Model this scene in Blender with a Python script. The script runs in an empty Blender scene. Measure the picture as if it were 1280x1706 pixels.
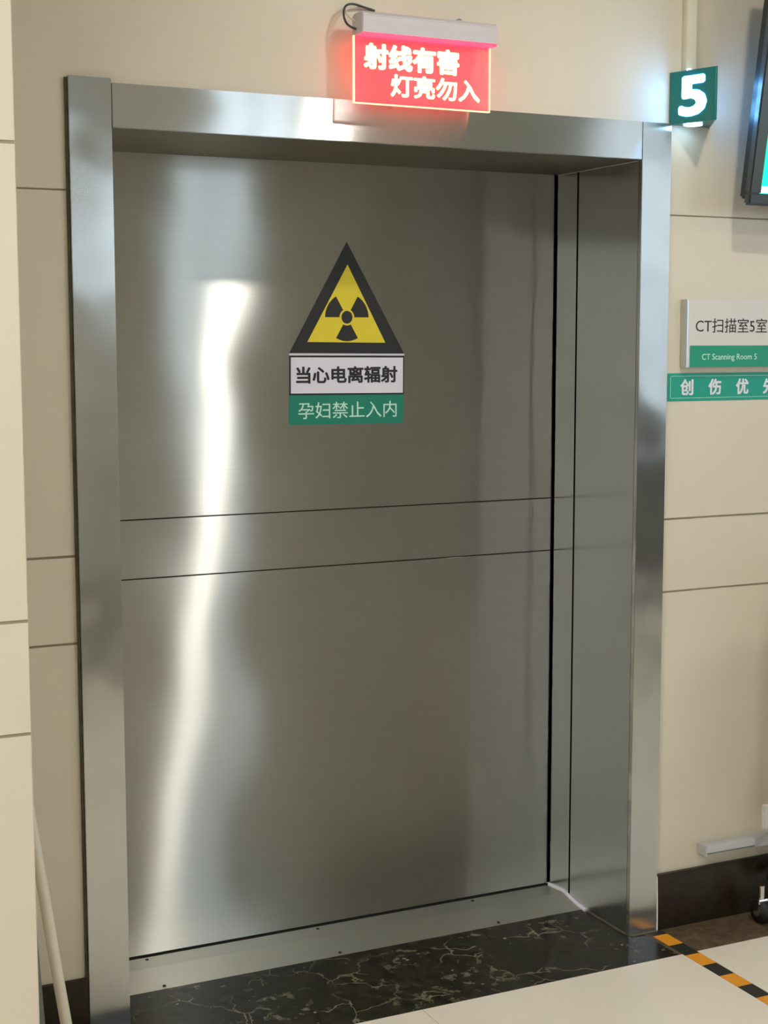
import bpy, bmesh, math, random
from mathutils import Vector, Matrix, Euler
random.seed(4)
S = bpy.context.scene
COL = S.collection

# ------------------------------------------------------------------ camera
cd = bpy.data.cameras.new('camera'); cam = bpy.data.objects.new('camera', cd); COL.objects.link(cam)
YAW, PITCH, ROLL = 0.4452, 0.1124, -0.0011
cd.sensor_fit = 'VERTICAL'; cd.sensor_height = 36.0; cd.lens = 36.0 * 2524.85 / 1706.0
cd.clip_start = 0.02
fw = Vector((math.sin(YAW)*math.cos(PITCH), math.cos(YAW)*math.cos(PITCH), -math.sin(PITCH)))
rt = Vector((math.cos(YAW), -math.sin(YAW), 0)); up = rt.cross(fw)
r2 = rt*math.cos(ROLL) + up*math.sin(ROLL); u2 = up*math.cos(ROLL) - rt*math.sin(ROLL)
cam.matrix_world = Matrix(((r2.x, u2.x, -fw.x, -0.951), (r2.y, u2.y, -fw.y, -3.415), (r2.z, u2.z, -fw.z, 1.6706), (0, 0, 0, 1)))
S.camera = cam

# ------------------------------------------------------------------ world, lights, exposure
LAMP_MAIN, LAMP_LEFT, LAMP_RIGHT, LAMP_WIN, LAMP_WIN2 = 450.0, 38.0, 54.0, 15.0, 3.6
w = bpy.data.worlds.new('world'); S.world = w; w.use_nodes = True
w.node_tree.nodes['Background'].inputs[0].default_value = (0.85, 0.88, 1.0, 1)
w.node_tree.nodes['Background'].inputs[1].default_value = 0.3
S.view_settings.view_transform = 'Standard'; S.view_settings.look = 'None'
S.view_settings.exposure = 0.0; S.view_settings.gamma = 1.0; S.view_settings.use_curve_mapping = False

# ------------------------------------------------------------------ materials
def srgb(r, g, b):
    f = lambda c: (c/255/12.92) if c/255 <= 0.04045 else ((c/255+0.055)/1.055)**2.4
    return (f(r), f(g), f(b), 1)
class N:
    def __init__(s, name):
        s.m = bpy.data.materials.new(name); s.m.use_nodes = True; s.t = s.m.node_tree
        s.b = s.t.nodes['Principled BSDF']; s.out = s.t.nodes['Material Output']
    def n(s, typ, **kw):
        o = s.t.nodes.new(typ)
        for k, v in kw.items():
            if k[0] == '_': setattr(o, k[1:], v)
            else: o.inputs[k].default_value = v
        return o
    def l(s, a, b): s.t.links.new(a, b)
    def pos(s, sc=(1, 1, 1)):
        g = s.n('ShaderNodeNewGeometry'); m = s.n('ShaderNodeMapping'); m.inputs['Scale'].default_value = sc
        s.l(g.outputs['Position'], m.inputs['Vector']); return m.outputs[0]
    def noise(s, vec, scale, detail=3, rough=.5):
        o = s.n('ShaderNodeTexNoise', Scale=scale, Detail=detail, Roughness=rough); s.l(vec, o.inputs['Vector']); return o.outputs[0]
    def ramp(s, fac, stops):
        o = s.n('ShaderNodeValToRGB'); e = o.color_ramp.elements
        while len(e) < len(stops): e.new(0.5)
        for i, (p, c) in enumerate(stops): e[i].position = p; e[i].color = c
        s.l(fac, o.inputs[0]); return o.outputs[0]
    def set(s, **kw):
        for k, v in kw.items(): s.b.inputs[k.replace('_', ' ')].default_value = v
    def bump(s, h, strength, dist, prev=None):
        o = s.n('ShaderNodeBump', Strength=strength, Distance=dist); s.l(h, o.inputs['Height'])
        if prev: s.l(prev, o.inputs['Normal'])
        return o.outputs[0]

def steel(name, tangent, broad, sharp, base, wob=0.0, wscale=(1, 1, 1), streak=(1, 1, 300), wn=1.6, smudge=.03, clear=0.0):
    """brushed stainless steel: reflections smear by 'broad' along tangent and by 'sharp' across it; a share 'clear' smears little"""
    k = N(name); k.t.nodes.remove(k.b)
    v = k.n('ShaderNodeCombineXYZ', X=tangent[0], Y=tangent[1], Z=tangent[2])
    fine = k.noise(k.pos(streak), 1.0, 2)
    a = tuple(c*(1-smudge) for c in base[:3])+(1,); b = tuple(min(1, c*(1+smudge)) for c in base[:3])+(1,)
    colr = k.ramp(fine, [(.3, a), (.7, b)])
    nrm = k.bump(k.noise(k.pos(wscale), wn, 1, .4), 1.0, wob) if wob else None
    def lobe(br, sh):
        g = k.n('ShaderNodeBsdfAnisotropic'); g.distribution = 'MULTI_GGX'
        al = math.sqrt(br*sh); g.inputs['Roughness'].default_value = math.sqrt(al); g.inputs['Anisotropy'].default_value = -(1-math.sqrt(sh/br))
        k.l(v.outputs[0], g.inputs['Tangent']); k.l(colr, g.inputs['Color'])
        if nrm: k.l(nrm, g.inputs['Normal'])
        return g.outputs[0]
    o = lobe(broad, sharp)
    if clear:
        mx = k.n('ShaderNodeMixShader', Fac=clear); k.l(o, mx.inputs[1]); k.l(lobe(.10, .014), mx.inputs[2]); o = mx.outputs[0]
    k.l(o, k.out.inputs[0]); return k.m
DOOR_BASE = srgb(177, 177, 170)
M = {}
M['door_steel'] = steel('door brushed steel', (0, 0, 1), .60, .013, DOOR_BASE, .0115, (1.0, 1, 1.5), (3, 3, 700), clear=.12)
M['header_steel'] = steel('header brushed steel', (0, 0, 1), .30, .012, srgb(196, 198, 196), .005, (1, 1, 4), (3, 3, 700), clear=.06)
M['jamb_steel'] = steel('jamb brushed steel', (1, 0, 0), .16, .022, srgb(186, 188, 184), .007, (4, 1, 2.6), (700, 700, 3))
M['reveal_steel'] = steel('reveal brushed steel', (0, 1, 0), .16, .02, srgb(206, 210, 212), .0, (1, 2, 1), (700, 700, 3))
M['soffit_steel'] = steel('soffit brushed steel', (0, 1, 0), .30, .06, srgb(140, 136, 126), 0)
M['sill_steel'] = steel('sill steel', (0, 1, 0), .30, .05, srgb(205, 205, 196), .003, (1, 1, 1), (3, 700, 3))

def plain(name, col, rough=.5, metal=0, var=0.0, vs=6, bumpd=0, spec=.5, coat=0):
    k = N(name); k.set(Roughness=rough, Metallic=metal)
    k.b.inputs['Specular IOR Level'].default_value = spec
    k.b.inputs['Coat Weight'].default_value = coat
    if var:
        nz = k.noise(k.pos(), vs, 4)
        a = tuple(c*(1-var) for c in col[:3])+(1,); b = tuple(min(1, c*(1+var)) for c in col[:3])+(1,)
        k.l(k.ramp(nz, [(.3, a), (.7, b)]), k.b.inputs['Base Color'])
        if bumpd: k.l(k.bump(nz, .5, bumpd), k.b.inputs['Normal'])
    else: k.b.inputs['Base Color'].default_value = col
    return k.m
def emis(name, col, st):
    k = N(name); k.set(Base_Color=col, Roughness=.4); k.b.inputs['Emission Color'].default_value = col
    k.b.inputs['Emission Strength'].default_value = st; return k.m
M['tile'] = plain('cream wall tile', srgb(211, 202, 182), .32, 0, .03, 2.2)
M['grout'] = plain('grout', srgb(150, 138, 114), .9)
M['ceil'] = plain('ceiling white', srgb(225, 222, 212), .9)
M['opposite'] = plain('far wall paint', srgb(206, 202, 192), .7)
M['darkpanel'] = plain('dark panelling', srgb(62, 60, 52), .5)
M['dark'] = plain('dark gap', srgb(14, 14, 13), .8)
M['black'] = plain('black print', srgb(24, 23, 20), .55)
M['yellow'] = plain('yellow print', srgb(224, 204, 40), .5)
M['whitep'] = plain('white print', srgb(222, 220, 232), .5)
M['green'] = plain('green print', srgb(0, 122, 100), .5)
M['green2'] = plain('green sign', srgb(0, 142, 112), .4)
M['green3'] = plain('green strip', srgb(0, 150, 128), .4)
M['mint'] = plain('pale mint print', srgb(190, 232, 215), .5)
M['signwhite'] = plain('sign grey white', srgb(208, 204, 198), .35)
M['alu'] = plain('aluminium', srgb(205, 210, 210), .35, 1.0)
M['aluwhite'] = plain('pale anodised metal', srgb(200, 202, 204), .4, .4)
M['caulk'] = plain('white caulk', srgb(225, 225, 232), .6, 0, .06, 40)
M['grime'] = plain('grimy caulk', srgb(92, 86, 70), .8, 0, .25, 30)
M['pvc'] = plain('white pvc', srgb(222, 216, 196), .4, 0, .04, 9)
M['greypole'] = plain('grey metal strip', srgb(128, 132, 126), .4, .3)
M['chrome'] = plain('chrome', srgb(220, 220, 220), .12, 1)
M['rubber'] = plain('black rubber', srgb(30, 30, 28), .6)
M['tvcase'] = plain('dark tv case', srgb(30, 34, 34), .35)
M['tvbezel'] = plain('tv grey bezel', srgb(70, 76, 75), .3, .3)
M['orange'] = plain('orange tape', srgb(222, 146, 34), .5, 0, .05, 30)
M['tapeblack'] = plain('black tape', srgb(34, 36, 30), .5)
M['ledcase'] = plain('exit bar casing', srgb(196, 190, 192), .45, .15)
M['teal'] = plain('teal acrylic', srgb(0, 116, 112), .35)
M['tealdark'] = plain('dark teal acrylic', srgb(0, 84, 80), .35)

def floor_mat():
    k = N('pale floor tile'); k.set(Roughness=.3)
    nz = k.noise(k.pos(), 3, 4)
    base = k.ramp(nz, [(.3, srgb(221, 212, 196)), (.7, srgb(228, 220, 205))])
    br = k.n('ShaderNodeTexBrick', Scale=1.0); br.offset = 0; br.inputs['Mortar Size'].default_value = .0012
    br.inputs['Brick Width'].default_value = .8; br.inputs['Row Height'].default_value = .8
    mp = k.n('ShaderNodeMapping'); mp.inputs['Location'].default_value = (.095, .165, 0)
    g = k.n('ShaderNodeNewGeometry'); k.l(g.outputs['Position'], mp.inputs[0]); k.l(mp.outputs[0], br.inputs['Vector'])
    br.inputs['Mortar'].default_value = srgb(178, 166, 150); k.l(base, br.inputs['Color1']); k.l(base, br.inputs['Color2'])
    k.l(br.outputs[0], k.b.inputs['Base Color']); return k.m
M['floor'] = floor_mat()
def marble(name, dark, mid, vein, amount, rough=.22):
    k = N(name); k.set(Roughness=rough); k.b.inputs['Specular IOR Level'].default_value = .3
    p = k.pos()
    warp = k.n('ShaderNodeTexNoise', Scale=9, Detail=5); k.l(p, warp.inputs['Vector'])
    mx = k.n('ShaderNodeMix', _data_type='VECTOR'); mx.inputs[0].default_value = .16
    k.l(p, mx.inputs[4]); k.l(warp.outputs[1], mx.inputs[5])
    def mul(a, b):
        m_ = k.n('ShaderNodeMath', _operation='MULTIPLY'); k.l(a, m_.inputs[0]); k.l(b, m_.inputs[1]); return m_.outputs[0]
    def mxx(a, b):
        m_ = k.n('ShaderNodeMath', _operation='MAXIMUM'); k.l(a, m_.inputs[0]); k.l(b, m_.inputs[1]); return m_.outputs[0]
    vo = k.n('ShaderNodeTexVoronoi', Scale=9, _feature='DISTANCE_TO_EDGE'); k.l(mx.outputs[1], vo.inputs['Vector'])
    veins = k.ramp(vo.outputs['Distance'], [(0, (1, 1, 1, 1)), (.03, (0, 0, 0, 1))])
    veins = mul(veins, k.ramp(k.noise(p, 5.5, 4), [(.46, (0, 0, 0, 1)), (.62, (1, 1, 1, 1))]))
    bl = k.ramp(k.noise(p, 24, 5, .62), [(.56, (0, 0, 0, 1)), (.66, (.75, .75, .75, 1))])
    bl = mul(bl, k.ramp(k.noise(p, 4.0, 3), [(.48, (0, 0, 0, 1)), (.60, (1, 1, 1, 1))]))
    ch = k.n('ShaderNodeTexVoronoi', Scale=30); k.l(p, ch.inputs['Vector'])
    chips = mul(k.ramp(ch.outputs['Distance'], [(.12, (1, 1, 1, 1)), (.18, (0, 0, 0, 1))]), k.ramp(k.noise(p, 13, 1), [(.60, (0, 0, 0, 1)), (.63, (1, 1, 1, 1))]))
    am = k.n('ShaderNodeMath', _operation='MULTIPLY'); am.inputs[1].default_value = amount; k.l(mxx(mxx(veins, bl), chips), am.inputs[0])
    base = k.ramp(k.noise(p, 30, 6, .65), [(.42, dark), (.60, mid)])
    m2 = k.n('ShaderNodeMix', _data_type='RGBA'); k.l(am.outputs[0], m2.inputs[0]); k.l(base, m2.inputs[6]); m2.inputs[7].default_value = vein
    k.l(m2.outputs[2], k.b.inputs['Base Color']); return k.m
M['marble'] = marble('dark veined marble', srgb(16, 16, 9), srgb(44, 42, 28), srgb(150, 142, 116), .7)
M['marble_brown'] = marble('brown marble', srgb(78, 64, 48), srgb(98, 84, 66), srgb(150, 138, 118), .2, .45)
M['skirting'] = marble('dark skirting stone', srgb(34, 26, 14), srgb(46, 36, 22), srgb(80, 68, 50), .15, .35)

M['lamp'] = emis('lit lamp lens', (1.0, .95, .87, 1), LAMP_MAIN)
M['lamp2'] = emis('lit panel lens', (1.0, .97, .92, 1), LAMP_LEFT)
M['lamp3'] = emis('lit right panel lens', (1.0, .97, .92, 1), LAMP_RIGHT)
M['pane'] = emis('daylit window pane', (.72, .86, 1, 1), LAMP_WIN)
M['pane2'] = emis('daylit large pane', (.72, .86, 1, 1), LAMP_WIN2)
M['glow5'] = emis('lit white numeral', (.17, .48, 1, 1), 34.0)
M['ledblue'] = emis('blue white led', (.42, .72, 1, 1), 14)
M['redled'] = emis('red led strip', (1, .015, .035, 1), 7)
M['redtext'] = emis('lit engraved writing', (1, .8, .42, 1), 1.6)
M['rededge'] = emis('lit acrylic edge', (1, .55, .3, 1), 1.6)
M['scr_green'] = emis('screen green', srgb(12, 250, 180), 1.15)
M['scr_white'] = emis('screen white', srgb(215, 250, 245), 1.0)
M['scr_blue'] = emis('screen blue', srgb(30, 140, 225), 1.0)
def acrylic():
    k = N('red lit acrylic'); k.b.inputs['Base Color'].default_value = (.75, .12, .15, 1); k.b.inputs['Roughness'].default_value = .15
    k.b.inputs['Emission Color'].default_value = (1, .055, .09, 1); k.b.inputs['Emission Strength'].default_value = .75
    tr = k.n('ShaderNodeBsdfTransparent'); mx = k.n('ShaderNodeMixShader', Fac=.52)
    k.l(tr.outputs[0], mx.inputs[1]); k.l(k.b.outputs[0], mx.inputs[2]); k.l(mx.outputs[0], k.out.inputs[0]); return k.m
M['acrylic'] = acrylic()

# ------------------------------------------------------------------ helpers
def obj(name, bm, mat, parent=None, smooth=False):
    me = bpy.data.meshes.new(name); bmesh.ops.recalc_face_normals(bm, faces=bm.faces); bm.to_mesh(me); bm.free()
    for m in (mat if isinstance(mat, list) else [mat]): me.materials.append(M[m])
    if smooth:
        for p in me.polygons: p.use_smooth = True
    o = bpy.data.objects.new(name, me); COL.objects.link(o)
    if parent: o.parent = parent; o.matrix_parent_inverse = Matrix.Translation(-parent.location)
    return o
def tag(o, label=None, cat=None, group=None, kind=None):
    if label: o['label'] = label
    if cat: o['category'] = cat
    if group: o['group'] = group
    if kind: o['kind'] = kind
    return o
def empty(name, loc):
    o = bpy.data.objects.new(name, None); COL.objects.link(o); o.location = loc; o.empty_display_size = .05; return o
def box(bm, x0, x1, y0, y1, z0, z1, bev=0, mi=0):
    r = bmesh.ops.create_cube(bm, size=1)['verts']
    for v in r: v.co = Vector(((x0+x1)/2+v.co.x*(x1-x0), (y0+y1)/2+v.co.y*(y1-y0), (z0+z1)/2+v.co.z*(z1-z0)))
    fs = set(f for v in r for f in v.link_faces)
    for f in fs: f.material_index = mi
    if bev:
        es = set(e for v in r for e in v.link_edges)
        bmesh.ops.bevel(bm, geom=list(es), offset=bev, segments=2, affect='EDGES', clamp_overlap=True)
def B(*a, **k):
    bm = bmesh.new(); box(bm, *a, **k); return bm
def prism(bm, pts, a0, a1, axis='y'):
    """extrude polygon; axis y: pts are (x,z); axis x: pts are (y,z); axis z: pts are (x,y)"""
    def P(p, a): return {'y': (p[0], a, p[1]), 'x': (a, p[0], p[1]), 'z': (p[0], p[1], a)}[axis]
    va = [bm.verts.new(P(p, a0)) for p in pts]; vb = [bm.verts.new(P(p, a1)) for p in pts]
    bm.faces.new(va); bm.faces.new(vb[::-1])
    for i in range(len(pts)):
        j = (i+1) % len(pts); bm.faces.new((va[i], va[j], vb[j], vb[i]))
def cyl(bm, p, q, r, n=20, r2=None):
    p = Vector(p); q = Vector(q); d = (q-p)
    res = bmesh.ops.create_cone(bm, cap_ends=True, segments=n, radius1=r, radius2=r if r2 is None else r2, depth=d.length)['verts']
    mt = Matrix.Translation((p+q)/2) @ d.to_track_quat('Z', 'Y').to_matrix().to_4x4()
    bmesh.ops.transform(bm, matrix=mt, verts=res)
def tube(name, pts, r, mat, parent=None, flat=1.0):
    cu = bpy.data.curves.new('c', 'CURVE'); cu.dimensions = '3D'; sp = cu.splines.new('NURBS'); sp.points.add(len(pts)-1)
    for i, p in enumerate(pts): sp.points[i].co = (*p, 1)
    sp.use_endpoint_u = True; sp.order_u = 3; sp.resolution_u = 8; cu.bevel_depth = r; cu.bevel_resolution = 4; cu.use_fill_caps = True
    o = bpy.data.objects.new('c', cu); COL.objects.link(o)
    me = bpy.data.meshes.new_from_object(o.evaluated_get(bpy.context.evaluated_depsgraph_get())); bpy.data.objects.remove(o)
    me.name = name; me.materials.clear(); me.materials.append(M[mat])
    for p in me.polygons: p.use_smooth = True
    o = bpy.data.objects.new(name, me); COL.objects.link(o)
    if parent: o.parent = parent; o.matrix_parent_inverse = Matrix.Translation(-parent.location)
    return o
def text(name, s, x0, x1, z0, z1, y, mat, parent, bold=0.0, depth=.0006, slope=0.0, origin=None, dirx=None, spacing=1.0):
    """writing as thin raised shapes fitted into x0..x1, z0..z1 on the plane y (or along dirx from origin)"""
    cu = bpy.data.curves.new('t', 'FONT'); cu.body = s; cu.size = 1; cu.space_character = spacing; cu.resolution_u = 3
    cu.fill_mode = 'BOTH'; cu.extrude = 0.02
    o = bpy.data.objects.new('t', cu); COL.objects.link(o)
    me = bpy.data.meshes.new_from_object(o.evaluated_get(bpy.context.evaluated_depsgraph_get())); bpy.data.objects.remove(o)
    xs = [v.co.x for v in me.vertices]; ys = [v.co.y for v in me.vertices]
    ax, bx, ay, by = min(xs), max(xs), min(ys), max(ys)
    if bold:                      # heavier strokes: the outline repeated on a small ring
        b2 = bmesh.new(); k = 10
        for i in range(k+1):
            m2 = me.copy(); rr = 0 if i == k else bold
            m2.transform(Matrix.Translation((rr*math.cos(i*2*math.pi/k), rr*math.sin(i*2*math.pi/k), i*.0004))); b2.from_mesh(m2)
            bpy.data.meshes.remove(m2)
        b2.to_mesh(me); b2.free()
        ax -= bold; bx += bold; ay -= bold; by += bold
    for v in me.vertices:
        u = (v.co.x-ax)/(bx-ax); t = (v.co.y-ay)/(by-ay)
        X = x0+u*(x1-x0); Z = z0+t*(z1-z0)+slope*u; q = (v.co.z+0.02)/.04*depth
        if dirx is None: v.co = (X, y-q, Z)
        else:
            nrm = Vector((dirx.y, -dirx.x, 0))
            if nrm.y > 0 and False: nrm = -nrm
            c = Vector(origin)+dirx*X+nrm*(y+q); v.co = (c.x, c.y, Z)
    me.name = name; me.materials.clear(); me.materials.append(M[mat])
    o = bpy.data.objects.new(name, me); COL.objects.link(o)
    if parent: o.parent = parent; o.matrix_parent_inverse = Matrix.Translation(-parent.location)
    return o

# ------------------------------------------------------------------ measures
W, H, D = 1.442, 2.15, 0.43
WY = 0.015                       # wall face
G1, G2, G3 = 2.009, 1.178, 0.974  # tile joints
CEIL = 3.15
j = .0015

# ------------------------------------------------------------------ setting
def tiled(bm, x0, x1, y0, y1, zs, front=True):
    for a, b in zip(zs[:-1], zs[1:]): box(bm, x0, x1, y0, y1, a+j, b-j, bev=.0012)
zsR = [0.0, G3, G2, G1, CEIL]
bm = bmesh.new()
tiled(bm, W+.035, 2.10-j, WY, WY+.02, zsR[:-1])
tiled(bm, 2.10+j, 5.2, WY, WY+.02, zsR)
tiled(bm, -.36, -.045, WY, WY+.02, zsR[:-1])
box(bm, -.36, -.045, WY, WY+.02, G1+j, H+.03); box(bm, W+.035, 2.10-j, WY, WY+.02, G1+j, H+.03)
box(bm, -.36, 2.10-j, WY, WY+.02, H+.03, CEIL)
box(bm, W+.035, 5.2, WY+.0012, .412, 0, CEIL, mi=1)
box(bm, -3.0, -.046, WY+.0012, .412, 0, CEIL, mi=1)
box(bm, -.035, W+.035, WY+.016, .412, H+.03, CEIL, mi=1)
tag(obj('wall_back', bm, ['tile', 'grout']), 'cream tiled wall around the steel door', kind='structure')
bm = bmesh.new(); box(bm, -3, 5.2, .56, .66, 0, CEIL)
tag(obj('wall_inner', bm, 'dark'), 'dark wall cavity behind the sliding door', kind='structure')
# pillar on the left
bm = bmesh.new(); PX, PY = -.380, -.755
for a, b in zip([0, G3, G2, G1, CEIL][:-1], [G3, G2, G1, CEIL]): box(bm, -1.3, PX, PY, WY, a+j, b-j, bev=.0015)
box(bm, -1.295, PX-.0012, PY+.0012, WY, 0, CEIL, mi=1)
tag(obj('wall_pillar', bm, ['tile', 'grout']), 'pale tiled pillar standing forward at the left edge', kind='structure')
# ceiling, floor, far walls
tag(obj('ceiling', B(-3, 7, -5.1, .66, CEIL, CEIL+.1), 'ceil'), kind='structure')
tag(obj('floor', B(-3, 7, -5.1, -.165, -.05, 0), 'floor'), 'pale polished floor tiles in front of the door', kind='structure')
bm = bmesh.new(); box(bm, W+.006, 5.2, -.165, .02, -.05, .0)
box(bm, -.4, W+.006, -.165, .02, -.05, 0.0)
bm.free()
bm = bmesh.new(); box(bm, -3, W+.05, -.165, .45, -.05, 0)
tag(obj('trim_1', bm, 'marble'), 'dark veined marble threshold in front of the door', kind='structure')
tag(obj('trim_2', B(W+.0505, 5.2, -.165, .03, -.05, 0), 'marble_brown'), 'brown marble floor border along the right wall', kind='structure')
bm = bmesh.new(); box(bm, W+.0955, 5.2, .002, WY+.001, 0, .163, bev=.001)
tag(obj('baseboard_right', bm, 'skirting'), 'dark brown marble baseboard right of the door', kind='structure')
bm = bmesh.new(); box(bm, PX+.001, -.1, .002, WY+.001, 0, .166, bev=.001)
tag(obj('baseboard_left', bm, 'skirting'), 'dark marble baseboard between pillar and door frame', kind='structure')
bm = bmesh.new()
FY = -5.0
wins = [(1.98, 2.50, 1.95, 2.80), (4.55, 6.7, 1.25, 3.08)]
xs = [-3, 1.98, 2.50, 4.55, 6.7, 7]
for a, b in zip(xs[:-1], xs[1:]):
    wn = [q for q in wins if abs(q[0]-a) < 1e-6]
    if wn: box(bm, a, b, FY-.1, FY, 0, wn[0][2]); box(bm, a, b, FY-.1, FY, wn[0][3], CEIL)
    else: box(bm, a, b, FY-.1, FY, 0, CEIL)
tag(obj('wall_front', bm, 'opposite'), kind='structure')
for i, q in enumerate(wins):
    r = empty('window_%d' % (i+1), ((q[0]+q[1])/2, FY, q[2])); tag(r, kind='structure')
    obj('pane', B(q[0], q[1], FY-.08, FY-.07, q[2], q[3]), 'pane' if i == 0 else 'pane2', r)
    bm = bmesh.new(); t = .03; n = 2 if i == 0 else 4
    for k in range(n+1):
        xx = q[0]+(q[1]-q[0])*k/n; box(bm, max(q[0], xx-t), min(q[1], xx+t), FY-.07, FY-.03, q[2], q[3])
    for zz in (q[2], q[2]+(q[3]-q[2])*.5, q[3]): box(bm, q[0], q[1], FY-.07, FY-.03, max(q[2], zz-t), min(q[3], zz+t))
    obj('window_frame', bm, 'tvcase' if i else 'aluwhite', r)
tag(obj('trim_3', B(2.9, 7, FY, FY+.04, 0, 1.2), 'darkpanel'), kind='structure')
tag(obj('reflection_column', B(3.45, 4.5, FY, FY+.12, 0, CEIL), 'darkpanel'), kind='structure')  # dark column added on the unseen wall to darken the door's reflection
tag(obj('baseboard_front', B(-3, 2.9, FY, FY+.02, 0, .16), 'skirting'), kind='structure')

# ------------------------------------------------------------------ ceiling lamps (they light the corridor)
def lamp(x, y, lx, ly, mat, z=CEIL):
    r = empty('ceiling_light', (x, y, z)); tag(r, 'white ceiling lamp over the corridor', 'lamp', 'ceiling lamps in the corridor')
    bm = bmesh.new(); f = .02
    for a in ((-lx-f, -lx, -ly-f, ly+f), (lx, lx+f, -ly-f, ly+f), (-lx, lx, -ly-f, -ly), (-lx, lx, ly, ly+f)):
        box(bm, x+a[0], x+a[1], y+a[2], y+a[3], z-.03, z)
    obj('lamp_frame', bm, 'aluwhite', r)
    obj('lens', B(x-lx, x+lx, y-ly, y+ly, z-.025, z-.005), mat, r)
lamp(1.20, -1.27, .06, .06, 'lamp')
lamp(-1.6, -2.2, .6, .3, 'lamp2')
lamp(4.4, -2.2, .35, .2, 'lamp3')

# ------------------------------------------------------------------ sliding door leaf
Z1, Z2 = 1.2047, 1.0471
door = empty('door_1', (W/2, D+.03, 0.017)); tag(door, 'brushed stainless steel sliding door leaf with two horizontal seams', kind='structure')
g = .0016
obj('panel', B(-.2, W+.32, D, D+.05, Z1+g, H+.12, bev=.0012), 'door_steel', door)
obj('panel', B(-.2, W+.32, D, D+.05, Z2+g, Z1-g, bev=.0012), 'door_steel', door)
obj('panel', B(-.2, W+.32, D, D+.05, .017, Z2-g), 'door_steel', door)
obj('core', B(-.19, W+.31, D+.004, D+.048, .018, H+.11), 'dark', door)

# ------------------------------------------------------------------ steel frame lining the opening
fr = empty('trim_4', (W/2, 0, 0)); tag(fr, 'stainless steel door frame with jambs, header, lining and sill', kind='structure')
HB2 = .0985
def jamb(x0, x1, top):
    bm = bmesh.new(); n = 60; ys = []
    box(bm, x0, x1, 0, WY, 0, top, bev=.0012); return bm
obj('jamb', jamb(-.098, .0, H+.108), 'jamb_steel', fr)
obj('jamb', jamb(W, W+.0935, H+HB2), 'jamb_steel', fr)
obj('header', B(.0015, W-.0015, 0, WY, H, H+HB2, bev=.0012), 'header_steel', fr)
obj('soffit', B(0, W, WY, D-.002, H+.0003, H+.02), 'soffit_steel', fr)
# reveal lining right: front sheet and rear strip with a dark seam between
bm = bmesh.new(); box(bm, W, W+.02, WY+.0003, .308, 0, H); obj('reveal_lining', bm, 'reveal_steel', fr)
bm = bmesh.new(); box(bm, W, W+.02, .317, D-.010, 0, H); obj('reveal_strip', bm, 'reveal_steel', fr)
obj('seam', B(W+.004, W+.034, .30, .33, 0, H), 'dark', fr)
bm = bmesh.new(); box(bm, -.02, 0, WY+.0003, D-.010, 0, H); obj('reveal_lining', bm, 'reveal_steel', fr)
# sill plate: nearly flat at the back, ramp at the front
bm = bmesh.new(); prism(bm, [(.233, 0), (.330, .020), (D-.008, .012), (D-.008, 0)], 0.0, W, 'x')
sill = obj('sill_plate', bm, 'sill_steel', fr)
for i, x in enumerate((.16, .64, 1.12)):
    for yy, zz in ((.245, .0035), (.40, .0150)):
        bm = bmesh.new(); cyl(bm, (x+.02*i, yy, zz-.003), (x+.02*i, yy, zz+.0012), .0045, 12); obj('screw', bm, 'rubber', sill)
obj('gap_shade_strip', B(.001, W-.001, D-.0079, D+.02, .0, .0125), 'rubber', fr)  # added strip; its black colour stands for the shade in the gap
# caulk
o = tube('caulk_bead', [(W-.003, D-.012, .013), (W-.004, .375, .018), (W-.004, .33, .021), (W-.006, .30, .015), (W-.004, .25, .005), (W-.004, .215, .002)], .006, 'caulk', fr)
tube('caulk_bead', [(W-.001, .21, .001), (W-.001, .1, .001), (W-.001, .0, .001), (W+.03, -.002, .001), (W+.094, -.002, .001)], .0035, 'grime', fr)
tube('caulk_bead', [(W+.0955, -.001, .002), (W+.0955, -.001, .08), (W+.0955, .004, .16)], .0022, 'caulk', fr)
tube('caulk_bead', [(-.0995, .012, .16), (-.0995, .012, 1.0), (-.0995, .012, 2.255)], .005, 'grime', fr)
tube('caulk_bead', [(W-.001, .02, H-.001), (W-.001, .2, H-.001), (W-.001, D-.012, H-.001)], .0022, 'reveal_steel', fr)

# ------------------------------------------------------------------ radiation warning sticker on the door
y0 = D-.0006
st = empty('warning_sticker', (.772, D, 1.53)); tag(st, 'triangular yellow and black radiation warning sticker with white text panel on the steel door', 'sticker')
bm = bmesh.new(); prism(bm, [(.599, 1.6385), (.9465, 1.6355), (.771, 1.941)], y0, D); obj('triangle_border', bm, 'black', st)
bm = bmesh.new(); prism(bm, [(.652, 1.668), (.888, 1.6655), (.773, 1.879)], y0-.0005, y0); obj('triangle_field', bm, 'yellow', st)
tb = bmesh.new(); cx, cz = .7705, 1.7355
for a0 in (0, 120, 240):
    pts = [(cx+r*math.cos(math.radians(a)), cz+r*math.sin(math.radians(a))) for r, rng in ((.0225, range(a0, a0+61, 6)), (.0655, range(a0+60, a0-1, -5))) for a in rng]
    prism(tb, pts, y0-.0010, y0-.0005)
prism(tb, [(cx+.0165*math.cos(a*math.pi/18), cz+.0175*math.sin(a*math.pi/18)) for a in range(36)], y0-.0010, y0-.0005)
obj('trefoil', tb, 'black', st)
bm = bmesh.new(); prism(bm, [(.598, 1.6325), (.9475, 1.6300), (.9475, 1.6345), (.598, 1.6370)], y0-.0002, D); obj('edge_strip', bm, 'whitep', st)
bm = bmesh.new(); prism(bm, [(.598, 1.5235), (.9455, 1.5205), (.9465, 1.6285), (.5985, 1.6310)], y0, D); obj('panel_border', bm, 'black', st)
bm = bmesh.new(); prism(bm, [(.6025, 1.5285), (.9425, 1.5255), (.9430, 1.6240), (.6030, 1.6265)], y0-.0005, y0); obj('text_panel', bm, 'whitep', st)
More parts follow.
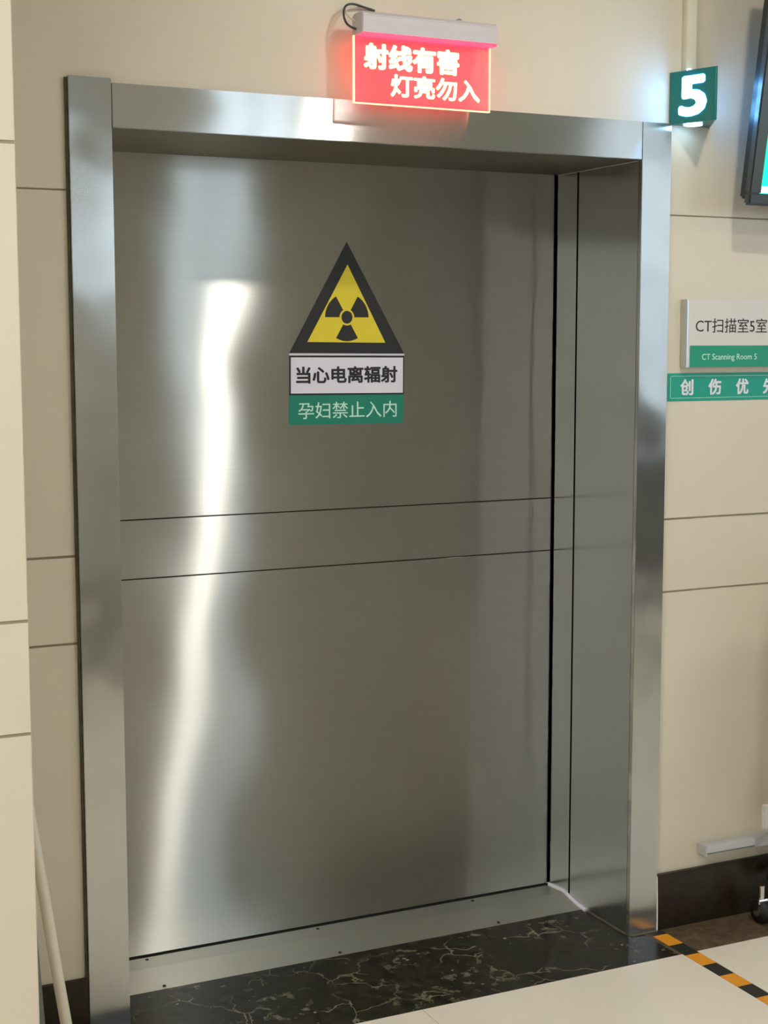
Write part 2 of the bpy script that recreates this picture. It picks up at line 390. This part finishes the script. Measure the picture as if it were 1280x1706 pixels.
text('writing', '当心电离辐射', .618, .925, 1.5545, 1.6015, y0-.0005, 'black', st, bold=.030)
st2 = empty('notice_sticker', (.772, D, 1.44)); tag(st2, 'green sticker with pale writing directly below the radiation warning', 'sticker')
bm = bmesh.new(); prism(bm, [(.5955, 1.4425), (.9435, 1.4400), (.9455, 1.5205), (.5975, 1.5235)], y0, D); obj('sticker_sheet', bm, 'green', st2)
text('writing', '孕妇禁止入内', .624, .923, 1.4580, 1.5035, y0, 'mint', st2, bold=.004)

# ------------------------------------------------------------------ lit exit-type warning sign over the header
ex = empty('warning_light_sign', (.765, -.055, 2.24)); tag(ex, 'red lit acrylic warning sign with glowing writing hanging above the door header', 'sign')
bm = bmesh.new(); prism(bm, [(-.085, 2.392), (-.030, 2.392), (-.026, 2.400), (-.026, 2.436), (-.034, 2.443), (-.078, 2.443), (-.086, 2.434)], .583, .950, 'x')
bmesh.ops.bevel(bm, geom=list(bm.edges), offset=.002, segments=2, affect='EDGES'); obj('light_bar', bm, 'ledcase', ex)
obj('led_strip', B(.586, .947, -.0835, -.032, 2.388, 2.3935), 'redled', ex)
obj('acrylic_plate', B(.575, .9405, -.058, -.052, 2.2355, 2.3885), 'acrylic', ex)
bm = bmesh.new(); box(bm, .5725, .575, -.059, -.051, 2.2330, 2.389); box(bm, .5725, .943, -.059, -.051, 2.2325, 2.2350); box(bm, .9405, .9430, -.059, -.051, 2.2330, 2.389)
obj('lit_edge', bm, 'rededge', ex)
text('writing', '射线有害', .598, .856, 2.3140, 2.3755, -.0585, 'redtext', ex, bold=.045, depth=.0008)
text('writing', '灯亮勿入', .669, .914, 2.2535, 2.3075, -.0585, 'redtext', ex, bold=.03, depth=.0008)
for xb in (.62, .88): obj('bracket', B(xb, xb+.035, -.027, WY-.0005, 2.40, 2.43), 'aluwhite', ex)
tube('cable', [(.583, -.05, 2.405), (.566, -.045, 2.41), (.560, -.03, 2.43), (.566, -.015, 2.462), (.59, -.008, 2.474), (.63, .006, 2.47), (.66, .012, 2.466)], .0028, 'tvbezel', ex)
tube('cable', [(.583, -.045, 2.425), (.574, -.04, 2.43), (.570, -.02, 2.445), (.580, .0, 2.465), (.62, .010, 2.468)], .002, 'pvc', ex)
bm = bmesh.new(); cyl(bm, (.889, .014, 2.458), (.889, .002, 2.458), .008, 16); obj('screw', bm, 'greypole', ex)

# ------------------------------------------------------------------ wedge shaped room number lamp
P0, P1, P2 = Vector((1.535, WY-.003, 0)), Vector((1.583, -.126, 0)), Vector((1.668, WY-.003, 0))
zb, zt = 2.2455, 2.383
nb = empty('number_light', (1.60, WY, zb)); tag(nb, 'teal wedge shaped lamp with glowing white 5 mounted right of the door frame', 'sign')
def face(name, A, Bp, flip):
    d = (Bp-A).normalized(); n = Vector((d.y, -d.x, 0)); 
    bm = bmesh.new(); t = .004
    pts = [A, Bp, Bp-n*t*flip, A-n*t*flip]
    prism(bm, [(p.x, p.y) for p in pts], zb, zt, 'z'); return obj(name, bm, 'teal', nb), d, n
f1, d1, n1 = face('side_panel', P0, P1, 1)
f2, d2, n2 = face('side_panel', P1, P2, 1)
L1 = (P1-P0).length
five1 = text('numeral', '5', L1*.20, L1*.80, 2.2625, 2.3680, 0.0003, 'glow5', nb, bold=.036, origin=P0, dirx=d1)
L2 = (P2-P1).length
text('numeral', '5', L2*.20, L2*.80, 2.2625, 2.3680, 0.0003, 'glow5', nb, bold=.036, origin=P1, dirx=d2)
def tri(s, zz0, zz1):
    c = (P0+P1+P2)/3; bm = bmesh.new(); prism(bm, [((c+(p-c)*s).x, (c+(p-c)*s).y) for p in (P0, P1, P2)], zz0, zz1, 'z'); return bm
obj('end_cap', tri(.93, zb+.001, zb+.004), 'tealdark', nb)
obj('end_cap', tri(.93, zt-.004, zt-.001), 'tealdark', nb)
bm = bmesh.new(); cyl(bm, (1.578, -.035, zb-.0035), (1.578, -.035, zb+.0012), .025, 24); obj('led_opening', bm, 'ledblue', nb)
bm = bmesh.new(); cyl(bm, (1.565, -.030, zt-.002), (1.565, -.030, zt+.006), .006, 12); obj('led_opening', bm, 'ledblue', nb)
tr = obj('cable_trunking', B(1.574, 1.607, -.006, WY-.0005, 2.386, CEIL-.001, bev=.002), 'pvc'); tag(tr, 'white vertical cable trunking running up the wall above the number lamp', 'trunking')

# ------------------------------------------------------------------ room name sign and green strip
rs = empty('room_sign', (1.74, WY, 1.597)); tag(rs, 'white and green room name plate on the wall right of the door', 'sign')
obj('backing', B(1.5945, 1.90, -.011, WY-.0005, 1.5975, 1.7815, bev=.001), 'signwhite', rs)
obj('frame_edge', B(1.5875, 1.5955, -.013, WY-.0005, 1.5965, 1.7825, bev=.0015), 'alu', rs)
obj('frame_edge', B(1.8995, 1.9075, -.013, WY-.0005, 1.5965, 1.7825, bev=.0015), 'alu', rs)
obj('green_band', B(1.6015, 1.8985, -.0118, -.011, 1.5980, 1.6570), 'green2', rs)
text('writing', 'CT扫描室5室', 1.6195, 1.8650, 1.6920, 1.7320, -.0111, 'black', rs, bold=.0)
text('writing', 'CT Scanning Room 5', 1.6420, 1.8310, 1.6130, 1.6345, -.0119, 'mint', rs, bold=.004)
gs = empty('wall_sticker', (1.75, WY, 1.503)); tag(gs, 'long green sticker with bold white writing under the room name plate', 'sticker')
obj('sticker_sheet', B(1.5475, 1.955, WY-.0013, WY-.0003, 1.5045, 1.5815), 'green3', gs)
bm = bmesh.new(); a = .0010
for q in ((1.559, 1.944, 1.5725, 1.5735), (1.559, 1.944, 1.5125, 1.5135), (1.557, 1.5580, 1.5145, 1.5715), (1.945, 1.946, 1.5145, 1.5715)):
    box(bm, q[0], q[1], WY-.0018, WY-.0012, q[2], q[3])
obj('border_line', bm, 'mint', gs)
for i, ch in enumerate('创伤优先'):
    xx = 1.5905+i*.0955; text('writing', ch, xx, xx+.044, 1.5205, 1.5650, WY-.0013, 'whitep', gs, bold=.03)

# ------------------------------------------------------------------ wall screen at the upper right edge
tv = empty('wall_screen', (2.2, WY, 2.02)); tag(tv, 'dark framed display with green picture tilted forward at the upper right edge', 'screen')
TL = Matrix.Translation((1.705, -.115, 2.030)) @ Matrix.Rotation(math.radians(9), 4, 'X')   # top leans out
def tvbox(name, x0, x1, y0_, y1_, z0, z1, mat, bev=0.0):
    bm = B(x0, x1, y0_, y1_, z0, z1, bev=bev); bmesh.ops.transform(bm, matrix=TL, verts=bm.verts); return obj(name, bm, mat, tv)
tvbox('rear_case', .012, 1.01, .022, .060, .015, .62, 'tvcase', .006)
tvbox('bezel', 0, 1.022, 0, .024, 0, .034, 'tvbezel', .006)
tvbox('bezel', 0, 1.022, 0, .024, .600, .634, 'tvbezel', .006)
tvbox('bezel', 0, .040, 0, .024, .030, .604, 'tvbezel', .004)
tvbox('bezel', .982, 1.022, 0, .024, .030, .604, 'tvbezel', .004)
sc = tvbox('screen', .038, .984, .004, .023, .032, .602, 'scr_green')
tvbox('picture_band', .040, .982, .0025, .0045, .034, .052, 'scr_white')
tvbox('picture_band', .040, .982, .0025, .0045, .50, .60, 'scr_blue')
bm = bmesh.new(); box(bm, 1.95, 2.4, -.09, WY-.0005, 2.20, 2.50); obj('wall_mount', bm, 'black', tv)

# ------------------------------------------------------------------ low trunking, tape, trolley at right
cd_ = empty('cable_duct', (1.8, WY, .205)); tag(cd_, 'pale aluminium duct fixed low on the wall above the dark baseboard', 'duct')
bm = bmesh.new(); prism(bm, [(WY-.0005, .232), (-.012, .232), (-.024, .224), (-.024, .212), (-.014, .204), (WY-.0005, .204)], 1.690, 1.865, 'x')
bmesh.ops.bevel(bm, geom=list(bm.edges), offset=.001, segments=1, affect='EDGES'); obj('cover', bm, 'aluwhite', cd_)
obj('end_plate', B(1.685, 1.690, -.026, WY-.0005, .2030, .2335, bev=.0012), 'aluwhite', cd_)
obj('channel', B(1.865, 2.8, -.018, WY-.0005, .203, .230, bev=.001), 'aluwhite', cd_)
obj('lower_lip', B(1.700, 2.8, -.008, WY-.0005, .199, .204), 'aluwhite', cd_)

tp = empty('floor_tape', (1.53, -.5, 0)); tag(tp, 'black and orange striped hazard tape running across the floor from the door frame', 'tape')
L = .0745; yy = .0; k = 0
edges = [.0] + [-.029-L*i for i in range(0, 26)]
for a, b in zip(edges[:-1], edges[1:]):
    obj('black_stripe' if k % 2 == 0 else 'orange_stripe', B(1.505, 1.5525, b, a, 0.0, .0006), 'tapeblack' if k % 2 == 0 else 'orange', tp); k += 1

tl = empty('trolley', (2.05, -.15, 0)); tag(tl, 'steel trolley at the right edge with chrome caster and pale side panel', 'trolley')
bm = bmesh.new(); cyl(bm, (1.835, -.075, .035), (1.861, -.075, .035), .034, 28); obj('caster_wheel', bm, 'rubber', tl, True)
bm = bmesh.new(); cyl(bm, (1.831, -.075, .035), (1.865, -.075, .035), .014, 20); cyl(bm, (1.848, -.075, .06), (1.848, -.075, .11), .009, 14); box(bm, 1.830, 1.866, -.088, -.060, .055, .072, bev=.003)
obj('caster_fork', bm, 'chrome', tl)
bm = bmesh.new(); box(bm, 1.90, 2.3, -.10, -.03, .10, .13, bev=.004); obj('base_frame', bm, 'tvcase', tl)
bm = bmesh.new(); box(bm, 1.862, 2.3, -.06, -.045, .265, .34, bev=.004); obj('side_panel', bm, 'signwhite', tl)
bm = bmesh.new(); bm.free()
bm = bmesh.new(); prism(bm, [(1.94, .30), (2.55, .30), (2.55, 1.12), (2.06, 1.12), (2.02, 1.07)], -.32, -.30); obj('shadow_board', bm, 'signwhite', tl)  # unseen board added to cast the soft shadow low on the wall
bm = bmesh.new(); box(bm, 1.95, 2.3, -.32, -.10, .288, .2995); obj('shelf', bm, 'alu', tl)
for xb in (1.90, 2.26): obj('post', B(xb, xb+.03, -.10, -.06, .12, .9, bev=.004), 'alu', tl)

# ------------------------------------------------------------------ pipe and strip behind the pillar
pp = tube('pipe', [(-.30, -.10, 1.15), (-.290, -.13, .9), (-.262, -.17, .62), (-.2465, -.20, .49), (-.2350, -.22, .37), (-.2190, -.25, .22), (-.196, -.29, .013)], .0125, 'pvc')
tag(pp, 'cream plastic pipe leaning in the corner between pillar and door frame', 'pipe')
bm = bmesh.new(); prism(bm, [(-.262, .0), (-.216, 0), (-.236, .34), (-.242, .34)], -.08, -.06); 
tag(obj('metal_strip', bm, 'greypole'), 'narrow grey metal strip standing behind the cream pipe', 'strip')
